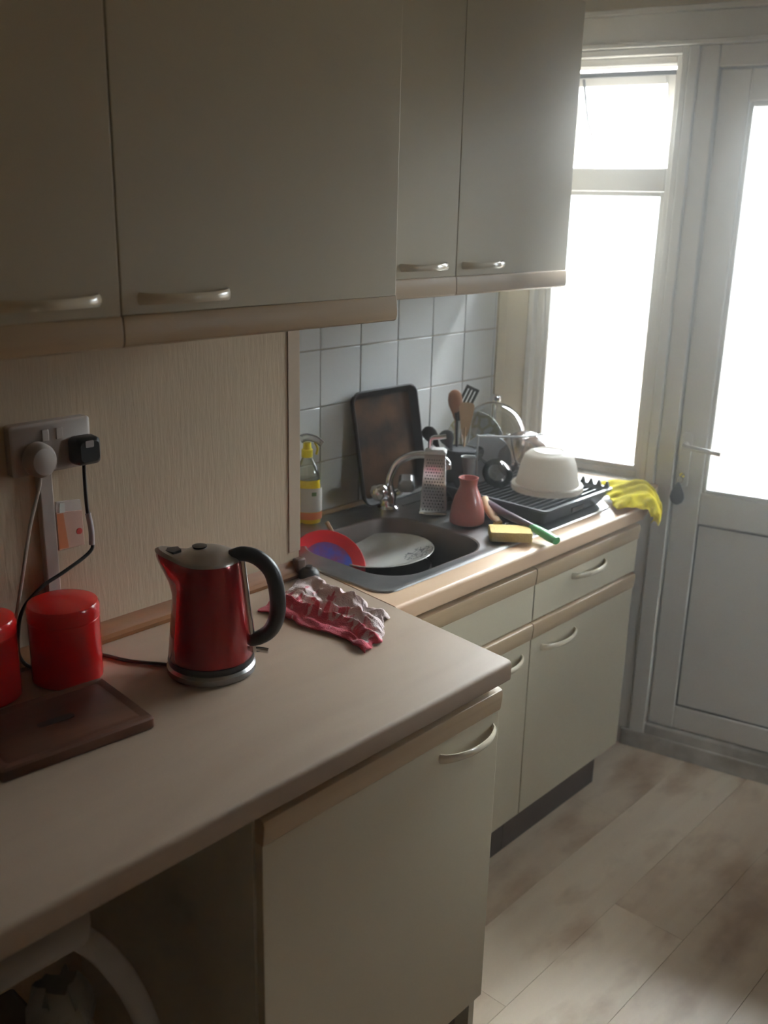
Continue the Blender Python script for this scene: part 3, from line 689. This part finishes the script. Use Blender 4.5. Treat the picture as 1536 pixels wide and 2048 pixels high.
# dark strainer by the corner
ds = thing('sink_strainer', (.352, -.362, ZT+.0005), 0, 'small round dark sink plug on the worktop at the wall corner', 'plug')
b = BM(); lathe(b, [(.021, 0), (.024, .004), (.023, .014), (.017, .022), (.009, .025), (.008, .030), (.004, .031)], 22); link('disc', b, M_dark, ds)
b = BM(); tube(b, [(.012, -.008, .018), (.027, .0, .008), (.036, .002, .003)], .0025, 6, 4); link('chain', b, M_chrome, ds)

# ------------------------------------------------------------------ SINK CONTENTS
def plate_bm(r, h=.020, th=.004, seg=56):
    b = BM(); lathe(b, [(r*.50, 0), (r*.56, .001), (r*.75, h*.35), (r*.985, h-.001), (r, h), (r*.985, h+.0015), (r*.74, h*.42+th*.8), (r*.58, th), (r*.3, th-.0008), (.002, th-.001)], seg); return b
# dark frying pan in the bowl, the dinner plate lies on it
pn = thing('frying_pan', (.300, -.045, ZT-.158), 0, 'dark round pan lying at the bottom of the sink under the plate', 'pan')
b = BM(); lathe(b, [(.085, 0), (.095, .006), (.108, .060), (.110, .095), (.112, .0975), (.107, .0975), (.104, .062), (.090, .010), (.002, .008)], 40); link('pan_body', b, M_dark, pn)
pl = thing('dinner_plate', (.266, -.022, ZT-.0590), 0, 'large white dinner plate with flowers printed near the rim, in the sink', 'plate')
b = plate_bm(.130, .022); o = link('plate', b, M_platefloral, pl)
pl.rotation_euler = (math.radians(3), math.radians(-3), 0)
rp = thing('childs_plate', (.240, -.196, .866), 0, 'red-rimmed plastic plate with a blue centre standing in the left of the sink', 'plate')
nrm = Vector((.60, -.25, .76)).normalized(); rp.rotation_mode = 'QUATERNION'; rp.rotation_quaternion = nrm.to_track_quat('Z', 'Y')
b = BM(); lathe(b, [(.05, 0), (.06, .002), (.091, .011), (.093, .013), (.091, .0145), (.064, .0055), (.062, .005), (.002, .005)], 48); link('rim', b, M_redpl, rp)
b = BM(); lathe(b, [(.062, .0053), (.062, .0062), (.002, .0062)], 40); link('centre_print', b, M_bluepl, rp)
ws = thing('wooden_spoon', (.15, -.10, .905), 0, 'wooden spoon handle sticking up behind the red-rimmed plate in the sink', 'spoon')
b = BM(); tube(b, [(-.022, .010, .020), (.06, -.01, -.04), (.10, -.02, -.07)], .0055, 8, 2); link('handle', b, M_tan, ws)

# ------------------------------------------------------------------ BEHIND AND BESIDE THE SINK
sp = thing('spray_bottle', (.046, -.088, ZT+.001), .6, 'yellow spray cleaner bottle with clear nozzle half hidden by the wall edge', 'bottle')
sp.location.x = .052
b = BM(); rings = [[(x*1.0*w_, y*.72*w_, z) for x, y in [(math.cos(2*PI*i/28), math.sin(2*PI*i/28)) for i in range(28)]] for w_, z in ((.033, 0), (.036, .006), (.037, .04), (.036, .08), (.034, .105), (.0325, .118))]
loft(b, rings); link('liquid', b, M_yel_liq, sp)
b = BM(); rings = [[(x*w_, y*.76*w_, z) for x, y in [(math.cos(2*PI*i/28), math.sin(2*PI*i/28)) for i in range(28)]] for w_, z in ((.0335, .1185), (.031, .135), (.024, .155), (.015, .170), (.0135, .176))]
loft(b, rings); link('shoulder', b, M_bottle, sp)
b = BM(); lathe(b, [(.0145, .1765), (.0145, .196), (.011, .198), (.010, .214)], 20); link('cap', b, M_yel_pl, sp)
b = BM(); tube(b, [(-.016, 0, .222), (.0, 0, .228), (.022, 0, .224), (.040, 0, .212)], lambda t: .012-.003*t, 10, 4, .9); link('nozzle', b, glass('frosted_nozzle', (.80, .82, .82), .2, .3), sp)
b = BM(); tube(b, [(.020, 0, .215), (.027, 0, .200), (.024, 0, .184)], .003, 8, 3); link('trigger', b, M_yel_pl, sp)
b = BM()
def lab(b, z0, z1, a0, a1, off=.0012):
    rings = []
    for z in (z0, (z0+z1)/2, z1):
        w_ = .0373+off; rings.append([(w_*math.cos(a), w_*.72*math.sin(a)-.0006*0, z) for a in [a0+(a1-a0)*i/12 for i in range(13)]])
    loft(b, rings, False, False, closed=False)
lab(b, .034, .098, -1.9, .3); link('label', b, M_labelw, sp)
b = BM(); lab(b, .014, .033, -1.9, .3); link('label_band', b, M_labelo, sp)
b = BM(); lab(b, .078, .088, -1.1, -.75, .0018); link('label_emblem', b, mat('emblem_green', (.12, .22, .08), .5), sp)

# baking tray leaning on the tiles
bt = thing('baking_tray', (.086, .229, ZT+.0058), 0, 'dark burnt baking tray standing upright against the tiles behind the tap', 'baking tray')
TM = Matrix.Rotation(math.radians(-12.0), 4, 'Y') @ Matrix(((0,0,1,0),(1,0,0,0),(0,1,0,0),(0,0,0,1)))
W2, H = .133, .316
TM = Matrix.Rotation(math.radians(-11.0), 4, 'Y') @ Matrix(((0,0,1,0),(1,0,0,0),(0,1,0,0),(0,0,0,1)))
b = BM(); loft(b, [rrect(-W2+.010, W2-.010, .010, H-.010, .022, -.018, 6), rrect(-W2+.002, W2-.002, .002, H-.002, .026, -.0005, 6), rrect(-W2, W2, 0, H, .028, .0015, 6), rrect(-W2+.004, W2-.004, .004, H-.004, .026, .0035, 6), rrect(-W2+.008, W2-.008, .008, H-.008, .024, .001, 6), rrect(-W2+.018, W2-.018, .018, H-.018, .018, -.014, 6), rrect(-W2+.021, W2-.021, .021, H-.021, .016, -.0155, 6)], True, True)
xf(b, TM); link('rim', b, M_tray, bt)
b = BM(); loft(b, [rrect(-W2+.022, W2-.022, .022, H-.022, .015, -.0153, 6), rrect(-W2+.022, W2-.022, .022, H-.022, .015, -.0146, 6)]); xf(b, TM); link('burnt_base', b, M_traypan, bt)

# pink vase
mg = thing('pink_vase', (.352, .205, ZT+.0062), 0, 'dusky pink conical pottery vase standing on the drainer beside the sponge', 'vase')
b = BM(); lathe(b, [(.042, 0), (.0455, .003), (.0455, .018), (.042, .045), (.034, .072), (.026, .090), (.0225, .100), (.023, .112), (.0262, .119), (.0262, .122), (.0235, .1215), (.020, .112), (.019, .100), (.024, .085), (.036, .05), (.036, .01), (.002, .008)], 40)
link('vase', b, M_pink, mg)

# box grater
gr = thing('box_grater', (.232, .212, ZT+.0058), .62, 'steel box grater with arched handle standing between the tap and the vase', 'grater')
b = BM(); Hg = .165
def grect(w_, d_, z): return [(-w_, -d_, z), (w_, -d_, z), (w_, d_, z), (-w_, d_, z)]
loft(b, [grect(.036, .030, 0), grect(.037, .031, .002), grect(.037, .031, .004), grect(.0355, .0295, .005), grect(.028, .020, Hg)], False, True); link('shell', b, M_chrome, gr, bevel=.003, ang=30)
b = BM(); loft(b, [rrect(-.029, .029, -.021, .021, .004, Hg, 3), rrect(-.029, .029, -.021, .021, .004, Hg+.006, 3), rrect(-.022, .022, -.015, .015, .004, Hg+.012, 3)]); link('top_plate', b, M_whitepl, gr)
b = BM(); tube(b, [(-.015, 0, Hg+.010), (-.015, 0, Hg+.030), (-.010, 0, Hg+.040), (.010, 0, Hg+.043), (.026, 0, Hg+.046)], .0065, 10, 3, 1.2, up=(0, 1, 0)); link('handle', b, M_chrome, gr)
def holes(face):
    b = BM()
    for r in range(17):
        z = .014+r*.0085; t = z/Hg; half = (.0355-.0075*t)-.006
        small = face == 'front' and z < .062
        nn = 7
        for c in range(nn):
            x = -half+2*half*(c+(.5 if r % 2 else 0))/nn+.002
            if abs(x) > half: continue
            w_ = .0017 if face == 'front' else .0026
            if face == 'front': y = -(.0295-.0095*t)-.0006; quad = [(x-w_, y, z-.0018), (x+w_, y, z-.0018), (x+w_*.6, y-.0008, z+.0018), (x-w_*.6, y-.0008, z+.0018)]
            else:
                x2 = (.0355-.0075*t)+.0006; hh = (.0295-.0095*t)-.005; yy = -hh+2*hh*(c+(.5 if r % 2 else 0))/nn
                if abs(yy) > hh: continue
                quad = [(x2, yy-w_*.7, z-.0018), (x2, yy+w_*.7, z-.0018), (x2+.0008, yy+w_*.5, z+.0018), (x2+.0008, yy-w_*.5, z+.0018)]
            bm_v = [b.verts.new(p) for p in quad]; b.faces.new(bm_v)
    return b
link('fine_teeth', holes('front'), M_rack, gr, smooth=False, kind='stuff'); link('coarse_teeth', holes('side'), M_rack, gr, smooth=False, kind='stuff')

# utensil pot with its utensils
PX, PY = .170, .395; PZ = ZT+.0062
pt = thing('utensil_pot', (PX, PY, PZ), 0, 'dark cylindrical pot holding cooking utensils behind the grater', 'pot')
b = BM(); lathe(b, [(.040, 0), (.043, .003), (.045, .13), (.046, .133), (.0435, .133), (.041, .01), (.002, .006)], 36); link('pot', b, mat('dark_steel', (.10, .11, .12), .3, .6), pt)
b = BM(); lathe(b, [(.0465, .126), (.0478, .128), (.0478, .134), (.0465, .136), (.0437, .136), (.0437, .1335)], 36); link('pot_rim', b, M_rack, pt)
def utensil(name, base, tip, label, m, head, hm=None, cat=None, r=.005, bend=0):
    base = Vector(base); tip = Vector(tip); d = (tip-base); L = d.length
    t = thing(name, base, 0, label, cat or name.split('_')[-1])
    q = d.to_track_quat('Z', 'Y'); t.rotation_mode = 'QUATERNION'; t.rotation_quaternion = q
    b = BM()
    if head != 'tongs': tube(b, [(0, 0, 0), (0, 0, L*.72)], r, 8, 0, .7); link('handle', b, m, t)
    # the head is turned to lie broadside to the room
    side = q.inverted() @ Vector((.75, .66, 0)); side.z = 0; a = math.atan2(side.y, side.x)
    R = Matrix.Rotation(a, 4, 'Z'); hm = hm or m
    b = BM()
    if head == 'spoon':
        rings = [[(w_*math.cos(x), .010*w_/.02*math.sin(x)*.5, z) for x in [2*PI*i/14 for i in range(14)]] for w_, z in ((.005, L*.70), (.010, L*.76), (.019, L*.84), (.021, L*.90), (.018, L*.96), (.010, L*.99), (.002, L))]
        loft(b, rings)
    elif head == 'paddle':
        loft(b, [[(sx_*w_, sy_*.002, z) for sx_, sy_ in ((-1, -1), (1, -1), (1, 1), (-1, 1))] for w_, z in ((.006, L*.62), (.014, L*.74), (.021, L*.90), (.022, L*.97), (.016, L))])
    elif head == 'slotted':
        w0 = .020
        for s0, s1 in ((-1, -.62), (-.42, -.1), (.1, .42), (.62, 1)): loft(b, [[(w0*s0, -.0015, z), (w0*s1, -.0015, z), (w0*s1, .0015, z), (w0*s0, .0015, z)] for z in (L*.76, L*.98)])
        loft(b, [[(w0*s, y_, z) for s, y_ in ((-1, -.0015), (1, -.0015), (1, .0015), (-1, .0015))] for z in (L*.975, L)]); loft(b, [[(w0*k_*s, y_, z) for s, y_ in ((-1, -.0016), (1, -.0016), (1, .0016), (-1, .0016))] for k_, z in ((.3, L*.66), (1, L*.73), (1, L*.765))])
    elif head == 'tongs':
        for s in (-1, 1): tube(b, [(s*.004, 0, L), (s*.009, 0, L*.96), (s*.016, 0, L*.7), (s*.010, 0, L*.3), (0, 0, 0)], .0032, 8, 4)
    if bend: R = Matrix.Translation((0, 0, L*.66)) @ R @ Matrix.Rotation(bend, 4, 'Y') @ Matrix.Translation((0, 0, -L*.66))
    xf(b, R); link('head', b, hm, t); return t
def inpot(dx, dy): return (PX+dx, PY+dy, PZ+.012)
utensil('wooden_spoon', inpot(-.004, .004), (.095, .455, 1.200), 'brown wooden spoon standing tallest in the pot, crossed by the slotted turner', M_orangewood, 'spoon')
utensil('wooden_spatula', inpot(.016, -.008), (.130, .470, 1.165), 'pale wooden spatula standing in the utensil pot', M_tan, 'paddle')
utensil('slotted_turner', inpot(.012, -.022), (.090, .470, 1.215), 'black slotted turner leaning right across the wooden spoon', M_black, 'slotted', bend=.45)
utensil('black_ladle', inpot(.010, .022), (.125, .292, 1.118), 'black ladle leaning left out of the utensil pot', M_black, 'spoon')
utensil('serving_spoon', inpot(.022, .008), (.150, .345, 1.105), 'short dark serving spoon beside the black ladle', M_rack, 'spoon')
utensil('kitchen_tongs', inpot(-.010, .016), (.060, .560, 1.140), 'pale metal tongs pointing up at the right of the utensil pot', mat('dull_metal', (.45, .46, .45), .35, .4), 'tongs')
# stemmed glass in front of the pot
sg = thing('plastic_flute', (.236, .352, ZT+.0062), 0, 'pale grey stemmed plastic cup standing in front of the utensil pot', 'cup')
b = BM(); lathe(b, [(.024, 0), (.024, .002), (.005, .005), (.004, .055), (.007, .062), (.014, .085), (.020, .128), (.0215, .131), (.019, .130), (.012, .088), (.002, .068)], 28); link('cup', b, mat('grey_acrylic', (.42, .43, .43), .25), sg)

# ------------------------------------------------------------------ DISH RACK
RK = thing('dish_rack', (.395, .475, ZT+.0062), .0, 'dark grey plastic dish rack on the drainer under the upturned bowl', 'dish rack')
rx0, rx1, ry0, ry1 = -.215, .130, -.165, .165
n = 4
b = BM(); loft(b, [rrect(rx0+.022, rx1-.022, ry0+.018, ry1-.018, .012, 0, n), rrect(rx0, rx1, ry0, ry1, .014, .040, n), rrect(rx0-.006, rx1+.006, ry0-.006, ry1+.006, .016, .040, n), rrect(rx0-.006, rx1+.006, ry0-.006, ry1+.006, .016, .046, n), rrect(rx0+.004, rx1-.004, ry0+.004, ry1-.004, .012, .046, n), rrect(rx0+.024, rx1-.024, ry0+.020, ry1-.020, .010, .006, n)])
link('tray', b, M_rack, RK)
for i in range(15):
    x = rx0+.035+i*.0195
    b = BM(); loft(b, [[(x-.002, y, z0), (x+.002, y, z0), (x+.002, y, z1), (x-.002, y, z1)] for y, z0, z1 in ((ry0+.012, .030, .038), (0, .030, .036), (ry1-.012, .030, .038))]); link('slat', b, M_rack, RK, smooth=False)
for i in range(13):   # upright teeth along the window side
    x = rx0+.02+i*.026
    b = BM(); loft(b, [[(x-.009, ry1-.006, .044), (x+.009, ry1-.006, .044), (x+.009, ry1, .044), (x-.009, ry1, .044)], [(x-.002, ry1-.005, .062), (x+.002, ry1-.005, .062), (x+.002, ry1-.001, .062), (x-.002, ry1-.001, .062)]]); link('tooth', b, M_rack, RK, smooth=False)
b = BM(); box(b, rx1-.0115, rx1-.0085, -.03, .03, .014, .026); xf(b, Matrix.Translation((.006, 0, 0))); link('grip_hole', b, M_black, RK)
# white wire plate holder
wire = mat('white_wire', (.66, .68, .70), .3)
b = BM(); tube(b, [(-.200, -.03, .045), (-.200, -.03, .160), (-.196, -.02, .166), (-.12, .06, .166), (-.09, .135, .166)], .0028, 8, 4); link('wire_rail', b, wire, RK)
b = BM(); tube(b, [(-.135, .04, .165), (-.125, .052, .10), (-.115, .06, .085), (-.105, .055, .09)], .0024, 8, 4); link('wire_post', b, mat('grey_wire', (.25, .25, .25), .4, .5), RK)

ub = thing('mixing_bowl', (.402, .500, ZT+.0505), 0, 'cream plastic bowl with wide rim upside down on the dish rack', 'bowl')
b = BM(); lathe(b, [(.098, 0), (.100, .002), (.100, .015), (.098, .017), (.089, .018), (.0855, .030), (.076, .075), (.068, .096), (.058, .105), (.045, .108), (.043, .1105), (.040, .1105), (.038, .108), (.002, .108)], 56); link('bowl', b, M_creampl, ub)
cb = thing('clear_bowl', (.276, .572, 1.018), 0, 'translucent pinkish plastic bowl tilted behind the upturned cream bowl', 'bowl')
cb.rotation_mode = 'QUATERNION'; cb.rotation_quaternion = Vector((.62, -.35, .70)).normalized().to_track_quat('Z', 'Y')
b = BM(); lathe(b, [(.085, -.05), (.0875, -.048), (.086, -.046), (.080, .0), (.062, .035), (.040, .048), (.002, .050)], 44, cap0=False); link('bowl', b, M_pinkglass, cb)
# glass lid leaning in the rack
gl = thing('glass_lid', (.142, .600, 1.050), 0, 'round domed glass lid standing on edge at the back of the rack', 'lid')
gl.rotation_mode = 'QUATERNION'; gl.rotation_quaternion = Vector((.80, -.52, .28)).normalized().to_track_quat('Z', 'Y')
b = BM(); lathe(b, [(.100, -.012), (.098, -.004), (.085, .010), (.06, .022), (.03, .028), (.002, .029)], 48, cap0=False); link('dome', b, M_glassware, gl)
b = BM(); tube(b, [(.101*math.cos(a), .101*math.sin(a), -.012) for a in [2*PI*i/48 for i in range(49)]], .0022, 8, 0); link('metal_band', b, M_chrome, gl)
lp = thing('patterned_plate', (.088, .562, 1.020), 0, 'white plate with yellow-green leaf print standing behind the glass lid', 'plate')
lp.rotation_mode = 'QUATERNION'; lp.rotation_quaternion = Vector((.86, -.42, .26)).normalized().to_track_quat('Z', 'Y')
link('plate', plate_bm(.098, .016), M_plateleaf, lp)
bp_ = thing('side_plate', (.195, .495, 1.006), 0, 'plain white plate standing on edge at the left of the rack', 'plate')
bp_.rotation_mode = 'QUATERNION'; bp_.rotation_quaternion = Vector((.52, -.84, .18)).normalized().to_track_quat('Z', 'Y')
M_blueplate = mat('pale_blue_china', (.60, .66, .72), .2, var=.05)
link('plate', plate_bm(.072, .012), M_blueplate, bp_)
kr = thing('roll_holder', (.062, .700, ZT+.0005), 0, 'chrome post with a ball top standing behind the glass lid by the window', 'holder')
b = BM(); lathe(b, [(.045, 0), (.045, .006), (.008, .010)], 28); link('foot', b, M_chrome, kr)
b = BM(); lathe(b, [(.005, .010), (.005, .212)], 14); link('post', b, M_chrome, kr)
b = BM(); lathe(b, [(.004, .212), (.013, .216), (.018, .228), (.015, .240), (.004, .246)], 18); link('ball', b, M_chrome, kr)
# wine glass lying on the rack
M_wine = glass('wine_glass_clear', (.93, .94, .94), .05, .03)
wg = thing('wine_glass', (.238, .440, ZT+.098), 0, 'clear round wine glass lying on its side at the left of the rack', 'glass')
wg.rotation_mode = 'QUATERNION'; wg.rotation_quaternion = Vector((.70, -.20, -.22)).normalized().to_track_quat('Z', 'Y')
b = BM(); lathe(b, [(.006, .0), (.020, .006), (.034, .022), (.040, .042), (.037, .062), (.031, .078), (.030, .0785), (.0355, .062), (.0385, .042), (.0325, .023), (.019, .008), (.002, .002)], 36); link('glass_bowl', b, M_wine, wg)
b = BM(); lathe(b, [(.027, -.062), (.027, -.060), (.005, -.056), (.0035, -.03), (.005, -.001)], 28); link('stem', b, M_wine, wg)

# sponge, brushes
sg = thing('sponge', (.508, .182, ZT+.0062), .72, 'yellow washing-up sponge on the sink edge in front of the vase', 'sponge')
b = BM(); loft(b, [rrect(-.052, .052, -.034, .034, .006, 0, 3), rrect(-.053, .053, -.035, .035, .007, .004, 3), rrect(-.053, .053, -.035, .035, .007, .021, 3), rrect(-.051, .051, -.033, .033, .006, .024, 3)]); link('foam', b, M_sponge, sg)
br_ = thing('washing_up_brush', (.57, .255, ZT+.012), 0, 'brush with grey-purple shaft and green grip lying across the sink edge', 'brush')
b = BM(); tube(b, [(-.228, .052, .020), (-.205, .030, .028), (-.150, .006, .027), (-.080, -.012, .023), (-.030, -.020, .018)], lambda t: .013-.0045*t, 12, 6); link('shaft', b, M_purple, br_)
b = BM(); tube(b, [(-.035, -.0195, .018), (-.005, -.024, .014), (.028, -.030, .008), (.052, -.036, .006)], lambda t: .0105+.0035*math.sin(PI*min(1, t*.8)), 12, 5, .8); link('grip', b, M_green, br_)
wb_ = thing('wooden_brush', (.405, .255, ZT+.0072), 0, 'small tan wooden scrubbing brush between the vase and the sponge', 'brush')
b = BM(); tube(b, [(-.065, .04, .045), (-.035, .015, .032), (.0, -.008, .020), (.035, -.028, .013)], lambda t: .010+.004*math.sin(PI*t), 10, 5, .6); link('handle', b, M_tan, wb_)
b = BM(); lathe(b, [(.012, 0), (.012, .012)], 14, .03, -.026); link('bristles', b, M_sponge, wb_, kind='stuff')

# yellow cloth draped over the worktop corner
CN = [[(.405, .735, .920), (.455, .705, .921), (.500, .665, .920), (.545, .620, .920), (.578, .580, .918)],
      [(.435, .800, .930), (.485, .760, .938), (.530, .715, .932), (.570, .665, .936), (.600, .620, .922)],
      [(.468, .868, .922), (.520, .815, .940), (.560, .765, .942), (.602, .720, .930), (.618, .670, .912)],
      [(.495, .880, .920), (.552, .825, .922), (.592, .780, .915), (.624, .732, .900), (.625, .690, .892)],
      [(.505, .885, .918), (.572, .822, .902), (.612, .778, .886), (.634, .736, .872), (.622, .715, .872)],
      [(.510, .886, .914), (.582, .812, .888), (.618, .768, .862), (.630, .738, .848), (.612, .725, .856)]]
def grid_eval(G, u, v):
    nu, nv = len(G)-1, len(G[0])-1
    def cr(p, t): a, b_, c, d = p; return .5*((2*b_)+(c-a)*t+(2*a-5*b_+4*c-d)*t*t+(3*b_-a-3*c+d)*t**3)
    x = u*nu; i = min(int(x), nu-1); fx = x-i; y = v*nv; j = min(int(y), nv-1); fy = y-j
    rows = []
    for k_ in range(i-1, i+3):
        kk = min(max(k_, 0), nu); rows.append(cr([Vector(G[kk][min(max(q, 0), nv)]) for q in range(j-1, j+3)], fy))
    return cr(rows, fx)
def ycloth(u, v):
    p = grid_eval(CN, u, v); s = math.sin(14*v+4*u+2*math.sin(5*u))*.006+.022*abs(mn.noise(Vector((u*3, v*5, 1))))+.009*mn.noise(Vector((u*9, v*9, 3)))
    p += Vector((.35, -.2, .6))*(s+.003); return p
b = BM(); sheet(b, ycloth, 60, 60, .0025)
tag(link('yellow_cloth', b, M_yellow, ang=70), 'bright yellow cleaning cloth draped over the worktop corner by the door', 'cloth')
